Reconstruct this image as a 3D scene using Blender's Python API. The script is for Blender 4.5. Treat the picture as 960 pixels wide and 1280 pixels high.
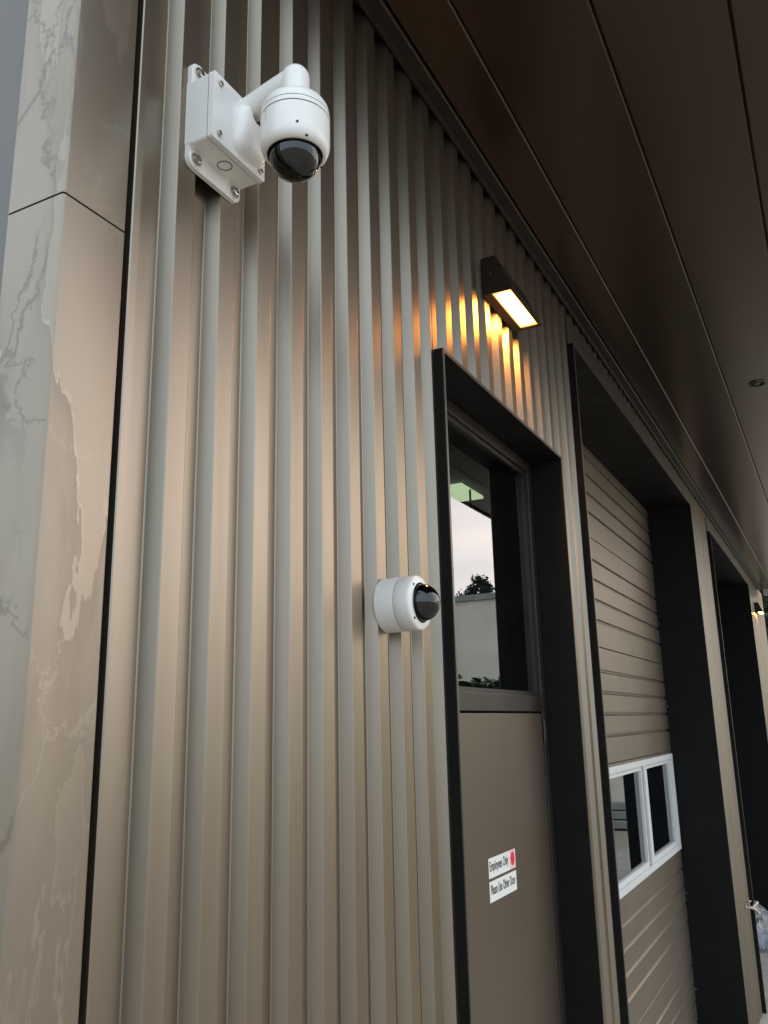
import bpy, bmesh, math, random
from mathutils import Matrix, Vector
random.seed(7)
for o in list(bpy.data.objects): bpy.data.objects.remove(o)
S = bpy.context.scene
C = S.collection
K = 1.157                      # design units -> metres (door leaf 2.13 m, roller door opening about 3.05 m wide)
PI = math.pi

# ------------------------------------------------------------------ camera
cam_d = bpy.data.cameras.new('camera'); cam = bpy.data.objects.new('camera', cam_d); C.objects.link(cam)
R = ((0.46479061, 0.20517236, 0.86132108), (-0.88515254, 0.13160668, 0.44630109), (-0.02178696, -0.96983709, 0.24277839))
cam.matrix_world = Matrix([[R[i][0], -R[i][1], -R[i][2], (0, -.7 * K, 1.83 * K)[i]] for i in range(3)] + [[0, 0, 0, 1]])
cam_d.sensor_fit = 'VERTICAL'; cam_d.sensor_height = 36; cam_d.sensor_width = 27
cam_d.lens = 1063.376 / 1280 * 36
cam_d.clip_start = .02; cam_d.clip_end = 2000
S.camera = cam

# ------------------------------------------------------------------ sky and sun
SUN_DIR = Vector((.88, -.38, .24)).normalized()      # towards the low evening sun, ahead along the wall
sun_el = math.asin(SUN_DIR.z); sun_az = math.atan2(SUN_DIR.x, SUN_DIR.y)
w = bpy.data.worlds.new('World'); S.world = w; w.use_nodes = True
nt = w.node_tree; N = nt.nodes; L = nt.links
bg = N['Background']
sky = N.new('ShaderNodeTexSky'); sky.sky_type = 'NISHITA'; sky.sun_disc = False
sky.sun_elevation = sun_el; sky.sun_rotation = sun_az
sky.air_density = 1.0; sky.dust_density = 1.0; sky.ozone_density = 1.0
tc = N.new('ShaderNodeTexCoord'); mp = N.new('ShaderNodeMapping'); mp.inputs['Scale'].default_value = (1.2, 1.2, 4.0)
nz = N.new('ShaderNodeTexNoise'); nz.inputs['Scale'].default_value = 1.6; nz.inputs['Detail'].default_value = 5; nz.inputs['Roughness'].default_value = .55
rp = N.new('ShaderNodeValToRGB'); rp.color_ramp.elements[0].position = .36; rp.color_ramp.elements[1].position = .62
rp.color_ramp.elements[0].color = (.80, .80, .80, 1); rp.color_ramp.elements[1].color = (.98, .98, .98, 1)
mx = N.new('ShaderNodeMix'); mx.data_type = 'RGBA'
mx.inputs[7].default_value = (6.8, 7.95, 9.2, 1)      # pale thin cloud over the clear sky
L.new(tc.outputs['Generated'], mp.inputs['Vector']); L.new(mp.outputs['Vector'], nz.inputs['Vector'])
L.new(nz.outputs['Fac'], rp.inputs['Fac']); L.new(rp.outputs['Color'], mx.inputs[0])
L.new(sky.outputs['Color'], mx.inputs[6]); L.new(mx.outputs[2], bg.inputs['Color'])
bg.inputs['Strength'].default_value = .12

sd = bpy.data.lights.new('sun', 'SUN'); sun = bpy.data.objects.new('sun', sd); C.objects.link(sun)
sd.energy = .85; sd.angle = math.radians(90); sd.color = (1, .59, .29)
sun.rotation_euler = (-SUN_DIR).to_track_quat('-Z', 'Y').to_euler()

S.view_settings.view_transform = 'Standard'; S.view_settings.look = 'None'
S.view_settings.exposure = 1.02; S.view_settings.gamma = 1
S.render.engine = 'CYCLES'; S.cycles.max_bounces = 6; S.cycles.transparent_max_bounces = 8

# ------------------------------------------------------------------ helpers
def mat(name, col, rough=.5, metal=0., spec=.5, noise=None, bump=None, coat=0., emit=None, rvar=None):
    """noise=(scale, amount) colour mottling; bump=(scale, strength, distance); rvar=(scale, amount)"""
    m = bpy.data.materials.new(name); m.use_nodes = True
    n = m.node_tree.nodes; l = m.node_tree.links; b = n['Principled BSDF']
    b.inputs['Base Color'].default_value = (*col, 1); b.inputs['Roughness'].default_value = rough
    b.inputs['Metallic'].default_value = metal; b.inputs['Specular IOR Level'].default_value = spec
    b.inputs['Coat Weight'].default_value = coat
    if emit: b.inputs['Emission Color'].default_value = (*emit[0], 1); b.inputs['Emission Strength'].default_value = emit[1]
    g = n.new('ShaderNodeNewGeometry')
    if noise:
        t = n.new('ShaderNodeTexNoise'); t.inputs['Scale'].default_value = noise[0]; t.inputs['Detail'].default_value = 3
        if len(noise) > 2:
            mpn = n.new('ShaderNodeMapping'); mpn.inputs['Scale'].default_value = noise[2]
            l.new(g.outputs['Position'], mpn.inputs[0]); l.new(mpn.outputs[0], t.inputs['Vector'])
        else: l.new(g.outputs['Position'], t.inputs['Vector'])
        r = n.new('ShaderNodeValToRGB'); a = noise[1]
        r.color_ramp.elements[0].position = .3; r.color_ramp.elements[1].position = .7
        r.color_ramp.elements[0].color = (*[c * (1 - a) for c in col], 1); r.color_ramp.elements[1].color = (*[min(1, c * (1 + a)) for c in col], 1)
        l.new(t.outputs['Fac'], r.inputs['Fac']); l.new(r.outputs['Color'], b.inputs['Base Color'])
    if rvar:
        t = n.new('ShaderNodeTexNoise'); t.inputs['Scale'].default_value = rvar[0]; t.inputs['Detail'].default_value = 2
        l.new(g.outputs['Position'], t.inputs['Vector'])
        r = n.new('ShaderNodeMapRange'); r.inputs[1].default_value = .3; r.inputs[2].default_value = .7
        r.inputs[3].default_value = rough - rvar[1]; r.inputs[4].default_value = rough + rvar[1]
        l.new(t.outputs['Fac'], r.inputs[0]); l.new(r.outputs[0], b.inputs['Roughness'])
    if bump:
        t = n.new('ShaderNodeTexNoise'); t.inputs['Scale'].default_value = bump[0]; t.inputs['Detail'].default_value = 1
        l.new(g.outputs['Position'], t.inputs['Vector'])
        bp = n.new('ShaderNodeBump'); bp.inputs['Strength'].default_value = bump[1]; bp.inputs['Distance'].default_value = bump[2]
        l.new(t.outputs['Fac'], bp.inputs['Height']); l.new(bp.outputs['Normal'], b.inputs['Normal'])
    return m

def glass_mat(name, tint, ior):
    m = bpy.data.materials.new(name); m.use_nodes = True
    n = m.node_tree.nodes; l = m.node_tree.links; n.remove(n['Principled BSDF'])
    tr = n.new('ShaderNodeBsdfTransparent'); tr.inputs[0].default_value = (*tint, 1)
    gl = n.new('ShaderNodeBsdfGlossy'); gl.inputs['Roughness'].default_value = 0.0; gl.inputs[0].default_value = (.95, .97, 1, 1)
    fr = n.new('ShaderNodeFresnel'); fr.inputs[0].default_value = ior
    ms = n.new('ShaderNodeMixShader'); l.new(fr.outputs[0], ms.inputs[0]); l.new(tr.outputs[0], ms.inputs[1]); l.new(gl.outputs[0], ms.inputs[2])
    l.new(ms.outputs[0], n['Material Output'].inputs['Surface'])
    return m

class MB:
    """collects geometry in design units; build() links it as one mesh object in metres"""
    def __init__(s): s.v = []; s.f = []
    def add(s, vs, fs):
        o = len(s.v); s.v += [tuple(v) for v in vs]; s.f += [[i + o for i in f] for f in fs]; return s
    def box(s, x0, x1, y0, y1, z0, z1, bev=0., seg=2):
        if bev <= 0:
            return s.add([(x0,y0,z0),(x1,y0,z0),(x1,y1,z0),(x0,y1,z0),(x0,y0,z1),(x1,y0,z1),(x1,y1,z1),(x0,y1,z1)],
                         [(3,2,1,0),(4,5,6,7),(0,1,5,4),(1,2,6,5),(2,3,7,6),(3,0,4,7)])
        bm = bmesh.new(); bmesh.ops.create_cube(bm, size=1)
        for v in bm.verts: v.co = ((x0+x1)/2 + v.co.x*(x1-x0), (y0+y1)/2 + v.co.y*(y1-y0), (z0+z1)/2 + v.co.z*(z1-z0))
        bmesh.ops.bevel(bm, geom=bm.edges[:], offset=bev, segments=seg, affect='EDGES', profile=.5)
        return s.addbm(bm)
    def addbm(s, bm):
        bm.verts.index_update(); s.add([v.co[:] for v in bm.verts], [[v.index for v in f.verts] for f in bm.faces]); bm.free(); return s
    def prism(s, poly, axis, a, b):
        """poly in the two other axes (order x,y,z without axis), extruded from a to b"""
        n = len(poly)
        def pt(p, t): q = list(p); q.insert('xyz'.index(axis), t); return tuple(q)
        s.add([pt(p, a) for p in poly] + [pt(p, b) for p in poly],
              [list(range(n))[::-1], list(range(n, 2*n))] + [(i, (i+1) % n, n + (i+1) % n, n + i) for i in range(n)])
        return s
    def lathe(s, prof, c=(0,0,0), axis='z', seg=48):
        """prof: (radius, height) pairs"""
        vs = []; fs = []; n = len(prof)
        for k in range(seg):
            a = 2*PI*k/seg; ca, sa = math.cos(a), math.sin(a)
            for r, h in prof:
                if axis == 'z': p = (r*ca, r*sa, h)
                elif axis == 'y': p = (r*ca, h, r*sa)
                else: p = (h, r*ca, r*sa)
                vs.append((p[0]+c[0], p[1]+c[1], p[2]+c[2]))
        for k in range(seg):
            for i in range(n-1):
                a, b = k*n+i, ((k+1) % seg)*n+i
                fs.append((a, b, b+1, a+1))
        return s.add(vs, fs)
    def tube(s, pts, rad, seg=16):
        pts = [Vector(p) for p in pts]; n = len(pts); vs = []; fs = []
        rad = rad if isinstance(rad, (list, tuple)) else [rad]*n
        ref = None
        for i, p in enumerate(pts):
            t = (pts[min(i+1, n-1)] - pts[max(i-1, 0)]).normalized()
            if ref is None: ref = t.orthogonal().normalized()
            ref = (ref - t*ref.dot(t)).normalized(); bi = t.cross(ref)
            for k in range(seg):
                a = 2*PI*k/seg; vs.append(p + (ref*math.cos(a) + bi*math.sin(a))*rad[i])
        for i in range(n-1):
            for k in range(seg):
                fs.append((i*seg+k, i*seg+(k+1) % seg, (i+1)*seg+(k+1) % seg, (i+1)*seg+k))
        fs.append(list(range(seg))[::-1]); fs.append([(n-1)*seg+k for k in range(seg)])
        return s.add(vs, fs)
    def mesh(s, name, smooth=None, fixn=True):
        me = bpy.data.meshes.new(name); me.from_pydata([(a*K, b*K, c*K) for a, b, c in s.v], [], s.f)
        bm = bmesh.new(); bm.from_mesh(me)
        if fixn: bmesh.ops.remove_doubles(bm, verts=bm.verts[:], dist=1e-6); bmesh.ops.recalc_face_normals(bm, faces=bm.faces[:])
        if smooth is not None:
            for f in bm.faces: f.smooth = True
            for e in bm.edges:
                if len(e.link_faces) == 2 and e.calc_face_angle(0) > math.radians(smooth): e.smooth = False
        bm.to_mesh(me); bm.free(); return me
    def build(s, name, m, parent=None, smooth=None, fixn=True):
        me = s.mesh(name, smooth, fixn); me.materials.append(m)
        o = bpy.data.objects.new(name, me); C.objects.link(o); o.parent = parent
        return o

def sheet(x0, x1, y, z0, z1):      # one glass face looking out (-y)
    return MB().add([(x0, y, z0), (x1, y, z0), (x1, y, z1), (x0, y, z1)], [(0, 1, 2, 3)])

def tag(o, label=None, cat=None, group=None, kind=None):
    if label: o['label'] = label
    if cat: o['category'] = cat
    if group: o['group'] = group
    if kind: o['kind'] = kind
    return o
def thing(name, label, cat, group=None, parent=None):
    o = bpy.data.objects.new(name, None); C.objects.link(o); o.parent = parent
    return tag(o, label, cat, group)

# ------------------------------------------------------------------ materials
PAINT = (.258, .226, .182)
M = {}
M['clad'] = mat('bronze_paint', PAINT, .37, .97, .5, noise=(2.5, .08, (7, 7, .35)), bump=(3.0, .10, .006))
M['clad'].node_tree.nodes['Principled BSDF'].inputs['Specular Tint'].default_value = (1, .80, .60, 1)     # warm edge tint of the mica paint
M['end'] = mat('grey_end_cladding', (.11, .102, .090), .5, .5, .5, noise=(2, .1))
M['door'] = mat('door_paint', (.165, .130, .098), .40, .8, .5, noise=(3, .02), bump=(40, .02, .001))
M['roller'] = mat('roller_door_paint', (.265, .217, .168), .42, .8, .5, noise=(4, .06), bump=(60, .05, .001))
M['black'] = mat('black_steel', (.0045, .004, .0038), .6, 0, .2, noise=(12, .2), rvar=(8, .08))
M['edge'] = mat('bronze_edge', (.10, .088, .075), .35, .6, .5)
M['frame'] = mat('aluminium_frame', (.048, .040, .033), .36, .6, .5, rvar=(8, .05))
M['soffit'] = mat('soffit_paint', (.078, .050, .035), .25, .75, .5, noise=(1.2, .03), bump=(1.2, .05, .004))
M['gap'] = mat('dark_gap', (.004, .004, .005), .8)
M['white'] = mat('white_enamel', (.72, .71, .68), .38, 0, .5, noise=(20, .03), coat=.2)
M['vinyl'] = mat('white_vinyl', (.62, .62, .60), .42, 0, .5, noise=(60, .02))
M['steel'] = mat('stainless', (.45, .42, .37), .3, 1, noise=(200, .2))
M['bubble'] = glass_mat('smoked_dome', (.08, .08, .09), 1.6)
M['lensblack'] = mat('lens_black', (.012, .012, .013), .25)
M['glass'] = glass_mat('window_glass', (.45, .48, .45), 2.7)
M['glow'] = mat('lamp_diffuser', (.9, .8, .6), .4, emit=((1, .42, .085), 46))
def glow_falloff(m):      # the tube behind the lens: hottest along the middle, amber towards the rim
    n = m.node_tree.nodes; l = m.node_tree.links; b = n['Principled BSDF']
    t = n.new('ShaderNodeTexCoord'); sp = n.new('ShaderNodeSeparateXYZ'); l.new(t.outputs['Generated'], sp.inputs[0])
    outs = []
    for ax, (w0, w1) in ((0, (.02, .20)), (1, (.03, .42))):
        a = n.new('ShaderNodeMath'); a.operation = 'PINGPONG'; a.inputs[1].default_value = .5; l.new(sp.outputs[ax], a.inputs[0])
        r = n.new('ShaderNodeMapRange'); r.interpolation_type = 'SMOOTHSTEP'; r.inputs[1].default_value = w0; r.inputs[2].default_value = w1; l.new(a.outputs[0], r.inputs[0]); outs.append(r.outputs[0])
    mu = n.new('ShaderNodeMath'); mu.operation = 'MULTIPLY'; l.new(outs[0], mu.inputs[0]); l.new(outs[1], mu.inputs[1])
    rr = n.new('ShaderNodeMapRange'); rr.inputs[3].default_value = 1.1; rr.inputs[4].default_value = 95; l.new(mu.outputs[0], rr.inputs[0]); l.new(rr.outputs[0], b.inputs['Emission Strength'])
glow_falloff(M['glow'])
M['lampbody'] = mat('lamp_bronze', (.030, .022, .016), .42, .5, noise=(30, .15))
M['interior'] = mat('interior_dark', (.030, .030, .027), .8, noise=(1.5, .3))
M['tube'] = mat('interior_tube_light', (.8, .9, .7), .5, emit=((.80, 1, .62), .75))
M['sign'] = mat('sign_white', (.74, .74, .70), .4, noise=(40, .03))
M['ink'] = mat('sign_ink', (.03, .03, .03), .5)
M['red'] = mat('sign_red', (.70, .02, .05), .4)
M['concrete'] = mat('concrete', (.36, .33, .28), .85, noise=(6, .18), bump=(90, .3, .004))
M['asphalt'] = mat('yard_concrete', (.33, .268, .195), .9, noise=(3, .12), bump=(150, .5, .006))
M['stucco'] = mat('beige_stucco', (.80, .73, .57), .85, noise=(1.5, .07), bump=(60, .3, .004))
M['stuccotrim'] = mat('coping_grey', (.30, .29, .26), .6, noise=(3, .1))
M['bark'] = mat('bark', (.07, .05, .035), .9, noise=(20, .3))
M['needles'] = mat('needles', (.022, .034, .018), .7, noise=(2.5, .45))
M['leaf'] = mat('hedge_leaf', (.035, .065, .02), .55, noise=(5, .45))
M['brass'] = mat('weathered_brass', (.55, .46, .40), .4, .7, noise=(60, .25))
M['hubcap'] = mat('fitting_metal', (.12, .10, .085), .3, .8)

def plastic_mat():
    m = bpy.data.materials.new('clear_plastic'); m.use_nodes = True
    n = m.node_tree.nodes; l = m.node_tree.links; n.remove(n['Principled BSDF'])
    tr = n.new('ShaderNodeBsdfTransparent'); tr.inputs[0].default_value = (.75, .8, .85, 1)
    di = n.new('ShaderNodeBsdfDiffuse'); di.inputs[0].default_value = (.20, .225, .26, 1)
    gl = n.new('ShaderNodeBsdfGlossy'); gl.inputs['Roughness'].default_value = .15
    a = n.new('ShaderNodeMixShader'); a.inputs[0].default_value = .5; l.new(tr.outputs[0], a.inputs[1]); l.new(di.outputs[0], a.inputs[2])
    b = n.new('ShaderNodeMixShader'); b.inputs[0].default_value = .14; l.new(a.outputs[0], b.inputs[1]); l.new(gl.outputs[0], b.inputs[2])
    l.new(b.outputs[0], n['Material Output'].inputs['Surface']); return m
M['plastic'] = plastic_mat()

def weathered_mat():
    """bronze paint with water stains: dull matt blotches with pale tide lines, some dark scratches"""
    m = bpy.data.materials.new('weathered_bronze_paint'); m.use_nodes = True
    n = m.node_tree.nodes; l = m.node_tree.links; b = n['Principled BSDF']
    g = n.new('ShaderNodeNewGeometry')
    # unfold the corner so that stains run on round it: u = x - y
    sx = n.new('ShaderNodeSeparateXYZ'); l.new(g.outputs['Position'], sx.inputs[0])
    su = n.new('ShaderNodeMath'); su.operation = 'SUBTRACT'; l.new(sx.outputs[0], su.inputs[0]); l.new(sx.outputs[1], su.inputs[1])
    cx = n.new('ShaderNodeCombineXYZ'); l.new(su.outputs[0], cx.inputs[0]); l.new(sx.outputs[2], cx.inputs[2])
    def noise(sc, det, rough, scale, dist=0., loc=(0,0,0)):
        mp = n.new('ShaderNodeMapping'); mp.inputs['Scale'].default_value = scale; mp.inputs['Location'].default_value = loc
        l.new(cx.outputs[0], mp.inputs[0])
        t = n.new('ShaderNodeTexNoise'); t.inputs['Scale'].default_value = sc; t.inputs['Detail'].default_value = det
        t.inputs['Roughness'].default_value = rough; t.inputs['Distortion'].default_value = dist
        l.new(mp.outputs[0], t.inputs['Vector']); return t.outputs['Fac']
    def ramp(inp, stops):
        r = n.new('ShaderNodeValToRGB'); e = r.color_ramp.elements
        e[0].position, e[0].color = stops[0][0], (*[stops[0][1]]*3, 1); e[1].position, e[1].color = stops[-1][0], (*[stops[-1][1]]*3, 1)
        for p, v in stops[1:-1]:
            k = e.new(p); k.color = (v, v, v, 1)
        l.new(inp, r.inputs[0]); return r.outputs[0]
    def math_(op, a, bb):
        k = n.new('ShaderNodeMath'); k.operation = op; k.use_clamp = True
        for i, q in enumerate((a, bb)):
            if isinstance(q, (int, float)): k.inputs[i].default_value = q
            else: l.new(q, k.inputs[i])
        return k.outputs[0]
    base = noise(4.2, 7, .55, (2.0, 1, .36), .35, (3.1, 0, 1.3))
    stain = ramp(base, [(.480, 0), (.488, 1), (.54, .55), (.64, .25)])          # crisp tide edge, fading inwards
    tide = ramp(base, [(.4765, 0), (.4800, 1), (.4830, 1), (.4880, 0)])
    tidemask = ramp(noise(3, 3, .5, (1, 1, .6), 0, (8, 0, 2)), [(.44, 0), (.58, 1)])
    tide = math_('MULTIPLY', tide, tidemask)
    # thin branching runs
    wob = noise(11, 7, .68, (1, 1, 1), 0, (2, 0, 4))
    wv = n.new('ShaderNodeVectorMath'); wv.operation = 'MULTIPLY_ADD'; wv.inputs[1].default_value = (.16, 0, .16)
    l.new(wob, wv.inputs[0]); l.new(cx.outputs[0], wv.inputs[2])
    mpv = n.new('ShaderNodeMapping'); mpv.inputs['Scale'].default_value = (1.6, 1, .75); l.new(wv.outputs[0], mpv.inputs[0])
    vo = n.new('ShaderNodeTexVoronoi'); vo.feature = 'DISTANCE_TO_EDGE'; vo.inputs['Scale'].default_value = 4.4; l.new(mpv.outputs[0], vo.inputs['Vector'])
    runmask = ramp(noise(4, 2, .5, (1, 1, .8), 0, (5, 0, 9)), [(.40, 0), (.50, 1)])
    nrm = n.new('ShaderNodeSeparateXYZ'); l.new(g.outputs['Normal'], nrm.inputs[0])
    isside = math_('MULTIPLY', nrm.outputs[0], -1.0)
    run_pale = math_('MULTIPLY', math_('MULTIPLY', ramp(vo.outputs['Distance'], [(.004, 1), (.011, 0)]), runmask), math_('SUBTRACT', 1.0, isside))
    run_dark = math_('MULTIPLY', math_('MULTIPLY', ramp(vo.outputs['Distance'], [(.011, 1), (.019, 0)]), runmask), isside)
    soft = noise(2.2, 4, .5, (1, 1, .4))
    mixc = n.new('ShaderNodeMix'); mixc.data_type = 'RGBA'; mixc.inputs[6].default_value = (.262, .224, .176, 1); mixc.inputs[7].default_value = (.185, .148, .110, 1)
    l.new(math_('MULTIPLY', stain, .42), mixc.inputs[0])
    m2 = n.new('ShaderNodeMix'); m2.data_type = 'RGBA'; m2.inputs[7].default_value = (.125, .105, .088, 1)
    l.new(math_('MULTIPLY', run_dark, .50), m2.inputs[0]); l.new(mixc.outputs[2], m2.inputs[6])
    m3 = n.new('ShaderNodeMix'); m3.data_type = 'RGBA'; m3.inputs[7].default_value = (.38, .345, .29, 1)
    l.new(math_('MULTIPLY', math_('MAXIMUM', tide, math_('MULTIPLY', run_pale, .55)), .55), m3.inputs[0]); l.new(m2.outputs[2], m3.inputs[6])
    l.new(m3.outputs[2], b.inputs['Base Color'])
    rr = n.new('ShaderNodeMapRange'); rr.inputs[3].default_value = .36; rr.inputs[4].default_value = .46
    l.new(math_('MAXIMUM', stain, run_dark), rr.inputs[0]); l.new(rr.outputs[0], b.inputs['Roughness'])
    b.inputs['Metallic'].default_value = .78
    bp = n.new('ShaderNodeBump'); bp.inputs['Strength'].default_value = .12; bp.inputs['Distance'].default_value = .006
    l.new(soft, bp.inputs['Height']); l.new(bp.outputs[0], b.inputs['Normal'])
    return m
M['weather'] = weathered_mat()

# ------------------------------------------------------------------ ground
XE = 11.5                                           # right-hand end of the wall
ZS = 3.30                                           # underside of the canopy
g = MB(); g.add([(-600,-600,-.012),(600,-600,-.012),(600,600,-.012),(-600,600,-.012)], [(0,1,2,3)])
tag(g.build('ground', M['asphalt']), kind='structure')
g = MB().box(-1.5, 13.4, -1.9, .02, -.10, 0); tag(g.build('pavement', M['concrete']), kind='structure')

# ------------------------------------------------------------------ the building
B = thing('metal_clad_building', 'bronze ribbed metal building under a dark canopy soffit', 'building')
# openings: outer edges of the black surrounds (x0, x1, top)
DOOR = (1.605, 2.530, 2.637); GAR = (2.800, 5.500, 3.137); GAR2 = (6.420, 9.290, 3.137)
PITCH, CROWN, DEPTH, X00 = .0919, .0365, .0205, .7665

def rib_profile(x0, x1):
    """one cladding panel in plan: a valley, the rib's left cheek, its crown and its right cheek, cut to x0..x1 (local to the rib)"""
    r = .0013
    q = .0102                                       # how far each cheek leans
    pts = [(CROWN - PITCH + q, DEPTH), (-q - r, DEPTH), (-q - r*.25, DEPTH - r*.25), (-q + r*.3, DEPTH - r)]
    pts += [(-r*.3, r), (r*.25, r*.25), (r, 0), (CROWN - r, 0), (CROWN - r*.25, r*.25), (CROWN + r*.3, r), (CROWN + q + .0005, DEPTH + .002)]
    out = []
    for (a, b), (c, d) in zip(pts, pts[1:]):
        lo, hi = max(a, x0), min(c, x1)
        if hi - lo < 1e-6: continue
        f = lambda t: b + (d - b) * (t - a) / (c - a)
        if not out: out.append((lo, f(lo)))
        out.append((hi, f(hi)))
    return out
clad_cache = {}
def cladding(x, xa, xb, z0, z1):
    """panel at rib position x, cut to world xa..xb and z0..z1"""
    a, b = round(max(xa - x, -.2), 4), round(min(xb - x, .2), 4)
    key = (a, b, z0, z1)
    if key not in clad_cache:
        pr = rib_profile(a, b)
        if len(pr) < 2: return
        n = len(pr)
        mb = MB().add([(p[0], p[1], z0) for p in pr] + [(p[0], p[1], z1) for p in pr], [(i, i+1, n+i+1, n+i) for i in range(n-1)])
        me = mb.mesh('cladding_panel', None, fixn=False); me.materials.append(M['clad']); clad_cache[key] = me
    o = bpy.data.objects.new('cladding_panel', clad_cache[key]); C.objects.link(o); o.parent = B
    o.location = (x*K, random.uniform(-.0006, .0006), 0)
k = 0
while True:
    x = X00 + k*PITCH; k += 1
    a, b = x + CROWN - PITCH, x + CROWN
    if a > XE: break
    a0, b0 = max(a - .01, .7015), min(b + .0115, XE)
    for (o0, o1, oz) in (DOOR, GAR, GAR2):
        if a0 >= o0 and b0 <= o1: cladding(x, -9, 99, oz, ZS); break
        if a0 < o0 < b0:
            cladding(x, a0, o0, .012, ZS); cladding(x, o0, 99, oz, ZS); break
        if a0 < o1 < b0:
            cladding(x, a0, o1, oz, ZS); cladding(x, o1, 99, .012, ZS); break
    else:
        cladding(x, .7015 if a < .71 else -9, XE if b > XE else 99, .012, ZS)

# backing behind the cladding, with holes where the openings are
YB = .034
bk = MB()
for x0, x1, z0 in ((.66, DOOR[0], 0), (DOOR[0], DOOR[1], DOOR[2]), (DOOR[1], GAR[0], 0), (GAR[0], GAR[1], GAR[2]), (GAR[1], GAR2[0], 0), (GAR2[0], GAR2[1], GAR2[2]), (GAR2[1], XE, 0)):
    bk.box(x0 + .0015, x1 - .0015, YB, YB + .05, z0, ZS + .1)
bk.build('wall_backing', M['gap'], B)

# corner: weathered flashing wraps round the end of the wall; two pieces with a joint
XC, XP = .584, .6802
def corner_piece(z0, z1):
    r = .004; pts = [(XC, .0905)]
    for i in range(5):
        a = PI + i*PI/8; pts.append((XC + r + r*math.cos(a), r + r*math.sin(a)))
    for i in range(4):
        a = 1.5*PI + i*PI/6; pts.append((XP - .003 + .003*math.cos(a), .003 + .003*math.sin(a)))
    pts += [(XP, .03), (XP - .002, .03), (XC + .003, .03), (XC + .003, .0905)]
    # (x, y) polygon extruded in z
    return MB().prism(pts, 'z', z0, z1).build('corner_panel', M['weather'], B, smooth=40)
tag(corner_piece(.012, 2.4195), 'water-stained lower corner flashing')
tag(corner_piece(2.4222, ZS), 'upper corner flashing with dull blotches')
MB().box(XP + .0008, .6895, .016, YB + .02, .012, ZS).build('joint', M['gap'], B)
# edge trim beside the joint
MB().prism([(.6897, .028), (.6897, .0015), (.6912, 0), (.7025, 0), (.704, .0015), (.7042, .0212), (.7015, .0215)], 'z', .012, ZS).build('edge_trim', M['clad'], B, smooth=40)
# end wall that runs back from the corner
MB().box(XC + .0035, XC + .02, .0935, 7.0, .012, ZS + .3).build('end_wall', M['end'], B)
MB().box(XC + .006, XC + .02, .0905, .0935, .012, ZS).build('joint', M['gap'], B)

# canopy
XS = 11.0                                           # its far end
seams = [-.046, -.167, -.4255, -.684, -.9425, -1.201]
for y1, y0 in zip(seams, seams[1:]):
    bm = MB(); e = .0013
    bm.prism([(y0 + e, ZS + .02), (y0 + e, ZS + .004), (y0 + e + .004, ZS), (y1 - e - .004, ZS), (y1 - e, ZS + .004), (y1 - e, ZS + .02)], 'x', .84, XS)
    bm.build('soffit_panel', M['soffit'], B, smooth=20)
MB().box(.842, XS - .002, -1.20, .02, ZS + .012, ZS + .05).build('soffit_backing', M['gap'], B)
MB().prism([(-.0445, ZS + .012), (-.0445, ZS - .003), (-.041, ZS - .006), (-.013, ZS - .006), (-.010, ZS - .016), (-.004, ZS - .016), (-.004, ZS + .012)], 'x', .84, XS - .001).build('soffit_trim', M['lampbody'], B, smooth=20)
MB().box(.835, XS + .012, -1.225, -1.203, ZS - .01, ZS + .30, .004).build('fascia', M['edge'], B, smooth=30)
MB().box(.837, XS + .012, -1.20, -.012, ZS + .06, ZS + .28).build('canopy_deck', M['edge'], B)
MB().box(XC - .01, XE + .012, -.010, 7.0, ZS + .10, ZS + .28).build('roof', M['edge'], B)
MB().box(XS + .001, XS + .06, -1.20, -.05, ZS - .075, ZS + .055, .003).build('end_fascia', M['white'], B)
MB().box(XE - .02, XE, .04, 7.0, .01, ZS + .05).build('end_wall', M['clad'], B)
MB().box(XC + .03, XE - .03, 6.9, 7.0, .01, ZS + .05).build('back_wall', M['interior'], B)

# interior seen through the glass
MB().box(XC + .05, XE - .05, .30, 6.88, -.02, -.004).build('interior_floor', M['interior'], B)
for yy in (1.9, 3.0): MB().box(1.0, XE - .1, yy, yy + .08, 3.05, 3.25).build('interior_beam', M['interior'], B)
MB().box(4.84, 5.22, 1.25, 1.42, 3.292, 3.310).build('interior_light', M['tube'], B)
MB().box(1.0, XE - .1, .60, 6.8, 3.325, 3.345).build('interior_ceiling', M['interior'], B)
MB().tube([(4.98, 1.25, 2.4), (4.98, 1.25, 3.3)], .008, 8).build('hanger_rod', M['lensblack'], B)

def surround(name, x0, x1, zt, yb):
    """thin black steel box lining an opening, standing proud of the ribs, with a bronze lip on its front edge"""
    t, p = .009, -.0235
    s = thing(name, None, None, parent=B)
    MB().box(x0, x0 + t, p + .002, yb, .004, zt, .001).build('jamb', M['black'], s)
    MB().box(x1 - t, x1, p + .002, yb, .004, zt, .001).build('jamb', M['black'], s)
    MB().box(x0 + t + .0004, x1 - t - .0004, p + .002, yb, zt - t, zt, .001).build('head', M['black'], s)
    e = MB()
    e.box(x0 + .001, x0 + t, p, p + .0018, .004, zt - .001); e.box(x1 - t, x1 - .001, p, p + .0018, .004, zt - .001)
    e.box(x0 + t + .0003, x1 - t - .0003, p, p + .0018, zt - t, zt - .001)
    e.build('lip', M['edge'], s)
    return s

# ---- entry door with a glazed transom
surround('door_surround', *DOOR, .14)
D = thing('entry_door', None, None, parent=B)
x0, x1 = DOOR[0] + .0095, DOOR[1] - .0095; yf = .078
f = MB(); f.box(x0, x0 + .035, yf, yf + .055, .004, 2.627, .0015); f.box(x1 - .035, x1, yf, yf + .055, .004, 2.627, .0015)
f.box(x0 + .0352, x1 - .0352, yf, yf + .055, 2.592, 2.627, .0015); f.box(x0 + .0352, x1 - .0352, yf, yf + .055, 1.858, 1.902, .0015)
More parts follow.
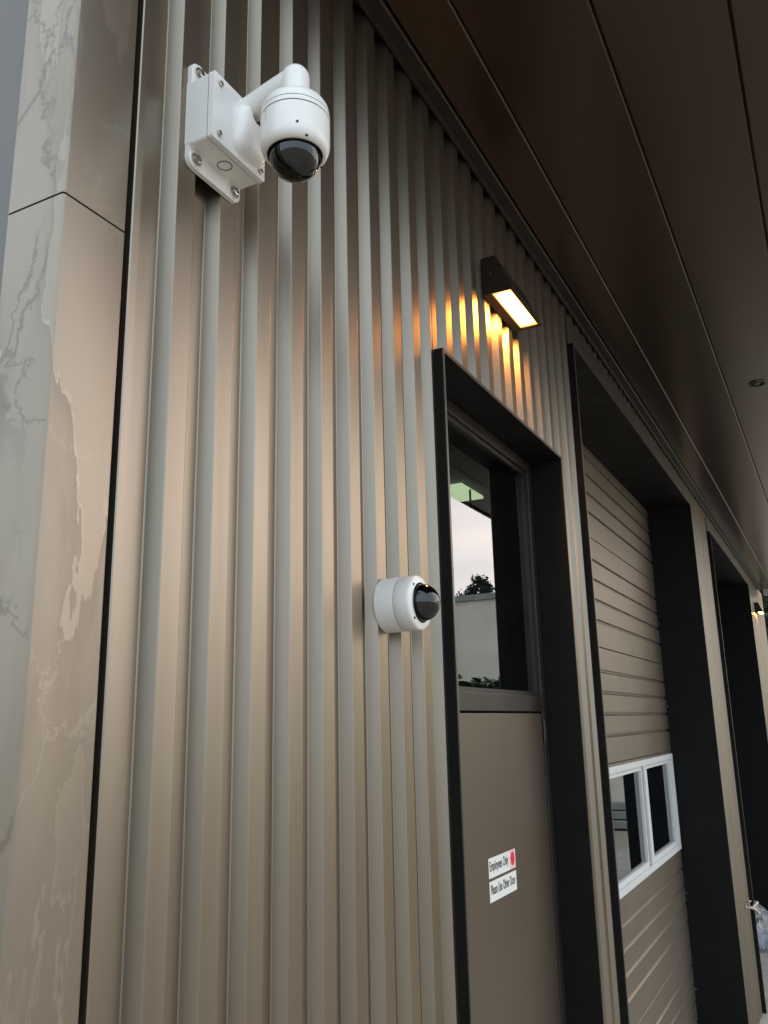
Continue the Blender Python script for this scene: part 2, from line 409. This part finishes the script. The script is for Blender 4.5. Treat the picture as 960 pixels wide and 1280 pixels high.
# stepped glazing bead round the transom glass
gx0, gx1, gz0, gz1 = x0 + .035, x1 - .035, 1.902, 2.592
f.box(gx0, gx0 + .012, yf + .010, yf + .05, gz0, gz1); f.box(gx1 - .012, gx1, yf + .010, yf + .05, gz0, gz1)
f.box(gx0 + .0121, gx1 - .0121, yf + .010, yf + .05, gz1 - .012, gz1); f.box(gx0 + .0121, gx1 - .0121, yf + .010, yf + .05, gz0, gz0 + .012)
f.build('frame', M['frame'], D)
sheet(gx0 + .005, gx1 - .005, yf + .020, gz0 + .005, gz1 - .005).build('transom_pane', M['glass'], D, fixn=False)
MB().box(x0 + .0352, x1 - .0352, yf + .03, yf + .05, .004, 1.8575).build('stop', M['gap'], D)
tag(MB().box(x0 + .0375, x1 - .0380, yf + .004, yf + .028, .010, 1.8525, .0012).build('leaf', M['door'], D), 'plain bronze door leaf below the transom')
MB().tube([(x1 - .036, yf - .0005, 1.775), (x1 - .036, yf - .0005, 1.835)], .0042, 10).build('hinge', M['frame'], D, smooth=40)
MB().tube([(x1 - .036, yf - .0005, .85), (x1 - .036, yf - .0005, .91)], .0042, 10).build('hinge', M['steel'], D, smooth=40)
MB().tube([(x1 - .036, yf - .0005, .12), (x1 - .036, yf - .0005, .18)], .0042, 10).build('hinge', M['steel'], D, smooth=40)

# ---- sectional garage doors
def garage_door(op, yd):
    s = thing('garage_door', None, None, parent=B)
    x0, x1 = op[0] + .010, op[1] - .010
    bounds = [3.18, 2.665, 2.153, 1.641, 1.090, .578, .066]
    for i, (zt, zb) in enumerate(zip(bounds, bounds[1:])):
        zt2, zb2 = zt - .0015, zb + .0015
        pr = [(yd + .03, zt2), (yd + .002, zt2), (yd, zt2 - .002)]
        if i != 3:
            h = zt - zb
            for q in (.106, .200, .294, .389):
                c = zt - q*h/.512
                pr += [(yd, c + .0070), (yd + .012, c + .0045), (yd + .012, c - .0020), (yd, c - .0110)]
            pr += [(yd, zb2 + .002), (yd + .002, zb2), (yd + .03, zb2)]
            o = MB().prism(pr, 'x', x0, x1).build('section', M['roller'], s)
        else:
            # window section: rails and stiles round four lights
            fr = MB(); fr.box(x0, x1, yd, yd + .03, 1.612, zt2); fr.box(x0, x1, yd, yd + .03, zb2, 1.108)
            fr.build('section', M['roller'], s)
            w1 = x1 - .030; n = 3; pw = .82; wx0 = w1 - n*pw
            wf = MB(); zf0, zf1 = 1.096, 1.628; m = .029
            wf.box(wx0, w1, yd - .012, yd + .004, zf1 - m, zf1, .002); wf.box(wx0, w1, yd - .012, yd + .004, zf0, zf0 + m, .002)
            for j in range(n + 1):
                c = wx0 + j*pw; h = .028
                a, b = (c, c + .05) if j == 0 else ((c - .05, c) if j == n else (c - h, c + h))
                wf.box(a, b, yd - .0115, yd + .004, zf0 + m, zf1 - m, .002)
            wf.build('window_frame', M['vinyl'], s)
            for j in range(n):
                bd = MB()
                a, b = wx0 + j*pw + (.053 if j == 0 else .037), wx0 + (j+1)*pw - (.053 if j == n-1 else .037)
                bd.box(a, a + .020, yd + .002, yd + .022, 1.125, 1.600); bd.box(b - .020, b, yd + .002, yd + .022, 1.125, 1.600)
                bd.box(a + .0201, b - .0201, yd + .002, yd + .022, 1.125, 1.147); bd.box(a + .0201, b - .0201, yd + .002, yd + .022, 1.578, 1.600)
                sheet(a + .012, b - .012, yd + .016, 1.137, 1.588).build('pane', M['glass'], s, fixn=False)
                bd.build('glazing_bead', M['vinyl'], s)
    for z in (.35, .85, 1.36, 1.9, 2.4, 2.9):
        MB().lathe([(0, -.012), (.009, -.012), (.012, -.008), (.012, 0)], (x1 - .006, yd, z), 'y', 12).build('roller', M['lensblack'], s)
    return s
for op in (GAR, GAR2):
    MB().box(op[0] - .004, op[1] + .004, -.0050, -.0012, op[2] + .0005, 3.252, .001).build('head_flashing', M['edge'], B)
surround('garage_surround', *GAR, .28); tag(garage_door(GAR, .243), 'ribbed bronze garage door with a row of white-framed windows')
surround('garage_surround', *GAR2, .28); 
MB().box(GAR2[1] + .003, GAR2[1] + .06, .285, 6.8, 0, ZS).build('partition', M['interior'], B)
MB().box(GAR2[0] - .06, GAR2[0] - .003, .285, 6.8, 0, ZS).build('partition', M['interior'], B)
MB().box(GAR2[0], GAR2[1], .285, .32, GAR2[2] - .30, ZS).build('raised_door_edge', M['black'], B)
MB().box(GAR2[0] - .05, GAR2[1] + .05, .02, 4.0, -.003, .003).build('garage_floor', M['concrete'], B)

# ------------------------------------------------------------------ dome camera on a wall arm
def screw(parent, c, r, m=None, name='screw'):
    o = MB().lathe([(0, -.0045), (r*.35, -.0045), (r*.4, -.0022), (r*.62, -.0022), (r*.7, -.004), (r*.95, -.0035), (r, 0)], c, 'y', 16).build(name, M['steel'], parent, smooth=35)
    return o
def rounded_plate(x0, x1, z0, z1, r, y0, y1, seg=6):
    p = []
    for cx, cz, a0 in ((x1-r, z1-r, 0), (x0+r, z1-r, PI/2), (x0+r, z0+r, PI), (x1-r, z0+r, 1.5*PI)):
        for i in range(seg+1):
            a = a0 + i*PI/2/seg; p.append((cx + r*math.cos(a), cz + r*math.sin(a)))
    return MB().prism(p, 'y', y0, y1)
A = thing('dome_camera', 'white dome security camera hanging from an arm on a square junction box', 'security camera', 'security cameras on the ribbed wall')
rounded_plate(.7785, .8935, 2.5805, 2.7485, .014, -.0075, -.0006).build('mounting_flange', M['white'], A, smooth=40)
body = rounded_plate(.7775, .8965, 2.6085, 2.7120, .004, -.0390, -.0004).build('junction_box', M['white'], A, smooth=40)
rounded_plate(.7782, .8958, 2.6092, 2.7113, .004, -.0420, -.0385).build('gasket', M['gap'], A)
cover = rounded_plate(.7765, .8975, 2.6075, 2.7130, .004, -.0490, -.0408).build('cover', M['white'], A, smooth=40)
for cx, cz in ((.7935, 2.5945), (.8790, 2.5955), (.7945, 2.7350), (.8790, 2.7350)):
    MB().lathe([(0, -.0082), (.0105, -.0082), (.0112, -.0094), (.0125, -.0094), (.0128, -.0075)], (cx, 0, cz), 'y', 24).build('boss', M['white'], A, smooth=40)
    MB().lathe([(0, -.0100), (.0088, -.0100), (.0092, -.0082)], (cx, 0, cz), 'y', 20).build('washer', M['steel'], A, smooth=40)
    screw(A, (cx, -.0100, cz), .0062)
for cx, cz in ((.7905, 2.6985), (.7905, 2.6190), (.8860, 2.6190), (.8860, 2.6985)): screw(A, (cx, -.0490, cz), .0042)
# knock-out ring under the box
MB().lathe([(.0098, 0), (.0098, -.0009), (.0109, -.0009), (.0109, 0)], (.838, -.0225, 2.6086), 'z', 28).build('knockout', M['edge'], A)
# arm: broad foot on the cover, tapering neck, elbow down into the dome housing
DX, DY = .841, -.1405
arm = MB()
secs = []      # rounded sections (centre x, y, z, half width, half height)
path = [(.8540, -.0488, 2.6560, .0335, .0390), (.8540, -.0590, 2.6570, .0325, .0380), (.8530, -.0650, 2.6620, .0285, .0335), (.8515, -.0690, 2.6720, .0215, .0240), (.8500, -.0705, 2.6800, .0120, .0140)]
seg = 20
for cx, cy, cz, hw, hh in path:
    ring = []
    e = 4 if hw > .03 else 2.4
    for i in range(seg):
        a = 2*PI*i/seg; c, s_ = math.cos(a), math.sin(a)
        ring.append((cx + hw*math.copysign(abs(c)**(2/e), c), cy, cz + hh*math.copysign(abs(s_)**(2/e), s_)))
    secs.append(ring)
vs = [p for r_ in secs for p in r_]; fs = []
for i in range(len(secs)-1):
    for q in range(seg): fs.append((i*seg+q, i*seg+(q+1) % seg, (i+1)*seg+(q+1) % seg, (i+1)*seg+q))
fs.append(list(range(seg)))
arm.add(vs, fs)
nk = [(.0225, 2.6600), (.0205, 2.6720), (.0200, 2.6800), (.0200, 2.7060)] + [(.0200*math.cos(i*PI/12) if i < 6 else .00001, 2.7060 + .0195*math.sin(i*PI/12)) for i in range(1, 7)]
arm.lathe(nk, (DX, DY, 0), 'z', 28)
arm.tube([(.8505, -.0490, 2.6930), (.8490, -.0600, 2.6945), (.8450, -.0950, 2.6995), (DX, -.1390, 2.7055)], [.0200, .0192, .0186, .0180], 24)
arm.build('arm', M['white'], A, smooth=60)
hp = [(.0, 2.668), (.020, 2.668), (.033, 2.6655), (.0415, 2.6610), (.0458, 2.6535), (.0470, 2.6455), (.0470, 2.6440)]
MB().lathe(hp, (DX, DY, 0), 'z', 56).build('housing_cap', M['white'], A, smooth=35)
MB().lathe([(.0462, 2.6445), (.0462, 2.6420)], (DX, DY, 0), 'z', 56).build('gasket', M['gap'], A)
MB().lathe([(.04745, 2.6359), (.04765, 2.6352), (.04745, 2.6346)], (DX, DY, 0), 'z', 56).build('seam', M['frame'], A)
MB().lathe([(.0462, 2.6432), (.0473, 2.6428), (.0475, 2.642), (.0475, 2.6362), (.0470, 2.6357), (.0470, 2.6348), (.0475, 2.6343), (.0475, 2.6000), (.0468, 2.5935), (.0445, 2.5870), (.0405, 2.5835), (.0375, 2.5830), (.0365, 2.5850)], (DX, DY, 0), 'z', 56).build('housing', M['white'], A, smooth=35)
MB().lathe([(.0360, 2.5842), (.0382, 2.5824), (.0372, 2.5814), (.0356, 2.5824)], (DX, DY, 0), 'z', 56).build('rim', M['lensblack'], A, smooth=50)
def bubble(parent, c, r, axis):
    n = 14; sgn = -1
    pr = [(r*math.cos(i*PI/2/n), sgn*r*math.sin(i*PI/2/n)) for i in range(n)] + [(.00001, sgn*r)]
    MB().lathe(pr, c, axis, 48).build('bubble', M['bubble'], parent, smooth=80)
    pr = [(r*.62*math.cos(i*PI/16), sgn*r*.62*math.sin(i*PI/16)) for i in range(8)] + [(.00001, sgn*r*.62)]
    MB().lathe([(r*.9, .002), (r*.62, .001)] + pr, c, axis, 32).build('camera_ball', M['lensblack'], parent, smooth=80)
    if axis == 'z': d = Vector((-.45, -.62, -.64)).normalized()
    else: d = Vector((-.2, -.75, -.45)).normalized()
    p = Vector(c) + d*r*.5; q = Vector(c) + d*r*.78
    MB().tube([p, q], r*.30, 20).build('lens_barrel', M['edge'], parent, smooth=40)
    MB().tube([p, q + d*.0006], r*.2, 20).build('lens', M['bubble'], parent, smooth=40)
bubble(A, (DX, DY, 2.5832), .0352, 'z')
for a in (-2.2, -.4, 1.2):    # tamper screws on the lower rim
    px_, py_ = DX + .0452*math.cos(a), DY + .0452*math.sin(a)
    MB().lathe([(0, 0), (.0018, 0), (.0022, .0008)], (DX + .0434*math.cos(a), DY + .0434*math.sin(a), 2.5845), 'z', 10).build('tamper_screw', M['lensblack'], A)
a = -2.50
MB().tube([(DX + .0470*math.cos(a), DY + .0470*math.sin(a), 2.6005), (DX + .0479*math.cos(a), DY + .0479*math.sin(a), 2.6005)], .0020, 12).build('microphone_hole', M['lensblack'], A)
pm = MB()                        # small illegible grey print on the housing
for j, (da, zz, ww, hh) in enumerate(((.0, 2.629, .045, .0030), (.02, 2.623, .03, .0016), (.0, 2.619, .05, .0014), (.02, 2.615, .035, .0014))):
    a0 = PI - .42 + da; rr = .04765
    pm.add([(DX + rr*math.cos(a0+t), DY + rr*math.sin(a0+t), zz + s_) for t in (0, ww) for s_ in (0, hh)], [(0, 2, 3, 1)])
pm.build('print', M['edge'], A)

# ------------------------------------------------------------------ dome camera straight on the wall
A2 = thing('dome_camera', 'white can-shaped dome security camera fixed flat on the ribs beside the door', 'security camera', 'security cameras on the ribbed wall')
c = (1.3500, 0, 2.0370)
MB().lathe([(0, -.0006), (.0475, -.0006), (.0484, -.0016), (.0484, -.0370), (.0478, -.0376)], c, 'y', 56).build('back_box', M['white'], A2, smooth=35)
MB().lathe([(.0468, -.0365), (.0468, -.0395)], c, 'y', 56).build('gasket', M['gap'], A2)
MB().lathe([(.0465, -.0384), (.0480, -.0386), (.0484, -.0392), (.0484, -.0635), (.0478, -.0665), (.0462, -.0687), (.0440, -.0697), (.0352, -.0707), (.0340, -.0685)], c, 'y', 56).build('housing', M['white'], A2, smooth=35)
MB().lathe([(.0336, -.0690), (.0356, -.0711), (.0346, -.0721), (.0330, -.0707)], c, 'y', 56).build('rim', M['lensblack'], A2, smooth=50)
bubble(A2, (c[0], -.0705, c[2]), .0332, 'y')
for a in (.75*PI, 1.25*PI, 0):
    p = (c[0] + .0415*math.cos(a), -.0703, c[2] + .0415*math.sin(a))
    MB().lathe([(0, -.0010), (.0020, -.0010), (.0024, .0)], p, 'y', 12).build('tamper_screw', M['lensblack'], A2)

# ------------------------------------------------------------------ wall lamps
def wall_lamp(x, label):
    t = thing('wall_lamp', label, 'wall lamp', 'wedge wall lamps along the building')
    x0, x1 = x, x + .250; zb, zt = 2.929, 3.036
    hs = MB()
    hs.prism([(-.0005, zb + .006), (-.0805, zb + .006), (-.0405, zt), (-.0005, zt)], 'x', x0, x1)      # wedge body (y, z)
    # rim round the light opening
    hs.box(x0, x1, -.0815, -.0770, zb - .002, zb + .0062); hs.box(x0, x1, -.0250, -.0005, zb - .002, zb + .0062)
    hs.box(x0, x0 + .004, -.0769, -.0251, zb - .002, zb + .0062); hs.box(x1 - .012, x1, -.0769, -.0251, zb - .002, zb + .0062)
    hs.build('housing', M['lampbody'], t)
    MB().box(x0 + .0041, x1 - .0121, -.0768, -.0252, zb + .001, zb + .0055).build('diffuser', M['glow'], t)
    MB().lathe([(0, -.0008), (.0025, -.0006), (.003, 0)], (x0 + .0, -.03, 0), 'y', 10)
    MB().tube([(x0 - .0008, -.026, 2.985), (x0 + .001, -.026, 2.985)], .0024, 10).build('screw', M['steel'], t)
wall_lamp(1.945, 'lit bronze wedge wall lamp above the entry door')
wall_lamp(10.05, 'small lit wall lamp at the far end of the building')

# ------------------------------------------------------------------ signs on the door
def sign(x0, x1, z0, z1, text, label, tx, tw, th, symbol):
    t = thing('door_sign', label, 'sign')
    y = yf + .0036
    MB().box(x0, x1, y - .0010, y, z0, z1).build('plate', M['sign'], t)
    cu = bpy.data.curves.new('lettering', 'FONT'); cu.body = text; cu.size = 1; cu.offset = .016
    ob = bpy.data.objects.new('tmp', cu); C.objects.link(ob)
    dg = bpy.context.evaluated_depsgraph_get(); me = bpy.data.meshes.new_from_object(ob.evaluated_get(dg))
    bpy.data.objects.remove(ob)
    xs = [v.co.x for v in me.vertices]; ys = [v.co.y for v in me.vertices]
    sx = tw/(max(xs)-min(xs)); sz = th
    for v in me.vertices:
        v.co = ((tx + (v.co.x - min(xs))*sx)*K, (y - .0014)*K, (z0 + (z1-z0)*.36 + v.co.y*sz)*K)
    me.materials.clear(); me.materials.append(M['ink'])
    o = bpy.data.objects.new('lettering', me); C.objects.link(o); o.parent = t
    if symbol:      # red disc with a pale raised-hand cut
        cx, cz, r = x1 - .022, (z0+z1)/2 + .0015, .0145
        MB().box(cx - .0215, cx + .0205, y - .0013, y - .0011, z0 + .001, z1 - .001).build('symbol_field', mat('sign_pink', (.75, .50, .47), .45), t)
        d = MB(); n = 28
        d.add([(cx + r*math.cos(2*PI*i/n), y - .0016, cz + r*1.12*math.sin(2*PI*i/n)) for i in range(n)], [list(range(n))])
        d.build('symbol', M['red'], t)
sign(1.9985, 2.185, 1.4755, 1.5195, 'Employees Only', 'upper white door sign reading Employees Only with a red disc', 2.004, .128, .030, True)
sign(1.9985, 2.185, 1.4235, 1.4685, 'Please Use Other Door', 'lower white door sign reading Please Use Other Door', 2.006, .170, .030, False)

# ------------------------------------------------------------------ small things
r_ = thing('recessed_fitting', 'small round metal fitting set into the canopy soffit', 'ceiling fitting')
MB().lathe([(.030, ZS + .004), (.031, ZS - .004), (.0345, ZS - .0055), (.0365, ZS - .0005)], (4.0, -.552, 0), 'z', 32).build('ring', M['hubcap'], r_, smooth=40)
MB().lathe([(0, ZS + .0002), (.030, ZS - .0002)], (4.0, -.552, 0), 'z', 32).build('recess', M['gap'], r_)
MB().lathe([(0, ZS - .006), (.010, ZS - .005), (.012, ZS - .0004)], (4.0, -.552, 0), 'z', 20).build('nozzle', M['hubcap'], r_, smooth=40)

h = thing('hose_tap', 'weathered brass two-way hose tap on the ribbed pier between garage openings', 'tap')
hx, hz = 6.19, .665
MB().lathe([(0, -.003), (.020, -.003), (.022, 0)], (hx, 0, hz), 'y', 20).build('flange', M['brass'], h, smooth=40)
MB().tube([(hx, 0, hz), (hx, -.030, hz), (hx + .006, -.040, hz - .004)], .009, 12).build('body', M['brass'], h, smooth=40)
MB().tube([(hx, -.020, hz), (hx, -.020, hz + .036)], .004, 10).build('stem', M['brass'], h, smooth=40)
MB().lathe([(0, .036), (.013, .035), (.0145, .038), (.011, .042), (0, .042)], (hx, -.020, hz), 'z', 16).build('handle', M['brass'], h, smooth=40)
MB().tube([(hx + .003, -.037, hz), (hx + .025, -.055, hz + .018), (hx + .038, -.064, hz + .028)], [.008, .010, .012], 12).build('outlet', M['brass'], h, smooth=40)
MB().tube([(hx + .003, -.037, hz), (hx + .028, -.055, hz - .020), (hx + .044, -.064, hz - .038)], [.008, .010, .012], 12).build('outlet', M['brass'], h, smooth=40)

# crumpled clear plastic sheet heaped in the far doorway
def heap(cx, cy, rx, ry, hgt, n=46):
    rnd = random.Random(4); vs = []; fs = []
    ph = [(rnd.uniform(3, 13), rnd.uniform(3, 13), rnd.uniform(0, 6), rnd.uniform(.4, 1)) for _ in range(9)]
    for j in range(n):
        for i in range(n):
            u, v = i/(n-1)*2-1, j/(n-1)*2-1
            e = max(0, 1 - (abs(u)**2.6 + abs(v)**2.6))
            wv = sum(a_[3]*abs(math.sin(a_[0]*u + a_[1]*v + a_[2])) for a_ in ph)/9
            vs.append((cx + u*rx*(1+.1*wv), cy + v*ry*(1+.1*wv), .01 + hgt*(e**.55)*(.62 + .55*wv) + .02*wv))
    for j in range(n-1):
        for i in range(n-1): fs.append((j*n+i, j*n+i+1, (j+1)*n+i+1, (j+1)*n+i))
    return MB().add(vs, fs)
tag(heap(8.38, .26, .40, .22, .31).build('plastic_sheet', M['plastic']), 'crumpled clear plastic sheet heaped in the far garage doorway', 'plastic sheet')

# ------------------------------------------------------------------ surroundings that show in the glass
nb = thing('stucco_building', 'beige stucco building with a grey coping reflected in the transom glass', 'building')
MB().box(16, 24, -14, -1.7, 0, 4.22).build('wall', M['stucco'], nb)
MB().box(15.94, 24.06, -14.06, -1.64, 4.221, 4.34, .01).build('coping', M['stuccotrim'], nb)
for i, (a_, b_) in enumerate(((.02, .14), (.16, .28), (.30, .42))):
    MB().box(15.5 + i*.15, 15.985, -3.4, -1.8, a_, b_, .01).build('step', M['stuccotrim'], nb)

def foliage(name, mat_, pts, parent, size, rnd):
    mb = MB(); vs = []; fs = []
    for p in pts:
        a = rnd.uniform(0, 2*PI); b_ = rnd.uniform(-.9, .9); s_ = size*rnd.uniform(.6, 1.4)
        u = Vector((math.cos(a), math.sin(a), b_*.6)).normalized(); v = u.orthogonal(); v.rotate(Matrix.Rotation(rnd.uniform(0, 6.28), 3, u))
        o = len(vs); P_ = Vector(p)
        vs += [P_ - u*s_, P_ + v*s_*.38, P_ + u*s_, P_ - v*s_*.38]; fs.append((o, o+1, o+2, o+3))
    mb.add(vs, fs); return mb.build(name, mat_, parent, fixn=False)
def conifer(name, label, x, y, h, r, seed):
    rnd = random.Random(seed); t = thing(name, label, 'tree', 'trees beyond the buildings')
    MB().tube([(x, y, 0), (x + .05, y, h*.5), (x, y + .04, h*.98)], [r*.075, r*.05, r*.008], 10).build('trunk', M['bark'], t, smooth=60)
    pts = []; br = MB(); z = h*.16
    while z < h*.98:
        f_ = 1 - (z/h); n = 7 + int(8*f_)
        for i in range(n):
            a = rnd.uniform(0, 2*PI); ln = r*(f_**.75)*rnd.uniform(.65, 1.15)
            ex, ey, ez = x + ln*math.cos(a), y + ln*math.sin(a), z - ln*.18 + rnd.uniform(-.1, .1)
            br.tube([(x, y, z), ((x+ex)/2, (y+ey)/2, (z+ez)/2 + .04*ln), (ex, ey, ez)], [.03, .02, .006], 4)
            for q in range(int(70*ln/r) + (34 if z > .75*h else 8)):
                k_ = rnd.uniform(.15, 1)**.7; wd = ln*.20*(1.1-k_)
                pts.append((x + (ex-x)*k_ + rnd.gauss(0, wd), y + (ey-y)*k_ + rnd.gauss(0, wd), z + (ez-z)*k_ + rnd.gauss(0, .018*r)))
        z += h*(.036 if z < .75*h else .018)
    br.build('branch', M['bark'], t); foliage('crown', M['needles'], pts, t, .055, rnd)
conifer('cedar_tree', 'dark cedar tree behind the beige stucco building', 26, -9.1, 6.6, 4.0, 3)

def hedge(name, label, x0, x1, y0, y1, h, n, size, seed):
    rnd = random.Random(seed); t = thing(name, label, 'hedge')
    st = MB(); q = x0 + .1
    for i in range(7):
        px_, py_ = rnd.uniform(x0 + .05, x1 - .05), rnd.uniform(y0 + .05, y1 - .05)
        st.tube([(px_, py_, 0), (px_ + rnd.uniform(-.1, .1), py_, h*.5), (px_ + rnd.uniform(-.15, .15), py_, h*.92)], [.03, .02, .008], 6)
    st.build('stem', M['bark'], t)
    pts = []
    for i in range(n):
        z = h*(rnd.uniform(.02, 1)); u = rnd.uniform(0, 1); v = rnd.uniform(0, 1)
        if rnd.random() < .7:      # most leaves near the clipped faces
            s_ = rnd.choice('xXyYz'); e = abs(rnd.gauss(0, .05))
            if s_ == 'x': u = e
            elif s_ == 'X': u = 1-e
            elif s_ == 'y': v = e
            elif s_ == 'Y': v = 1-e
            else: z = h*(1-e) + rnd.gauss(0, .03)
        pts.append((x0 + (x1-x0)*u + rnd.gauss(0, .03), y0 + (y1-y0)*v + rnd.gauss(0, .03), max(.02, z)))
    foliage('foliage', M['needles'] if h > 3 else M['leaf'], pts, t, size, rnd)
hedge('tall_hedge', 'tall clipped dark hedge beyond the end of the building', 13.6, 14.6, .10, 2.8, 4.0, 22000, .085, 5)
hedge('low_hedge', 'clipped green hedge in front of the beige building', 8.3, 9.1, -2.95, -1.75, 2.24, 5000, .05, 9)
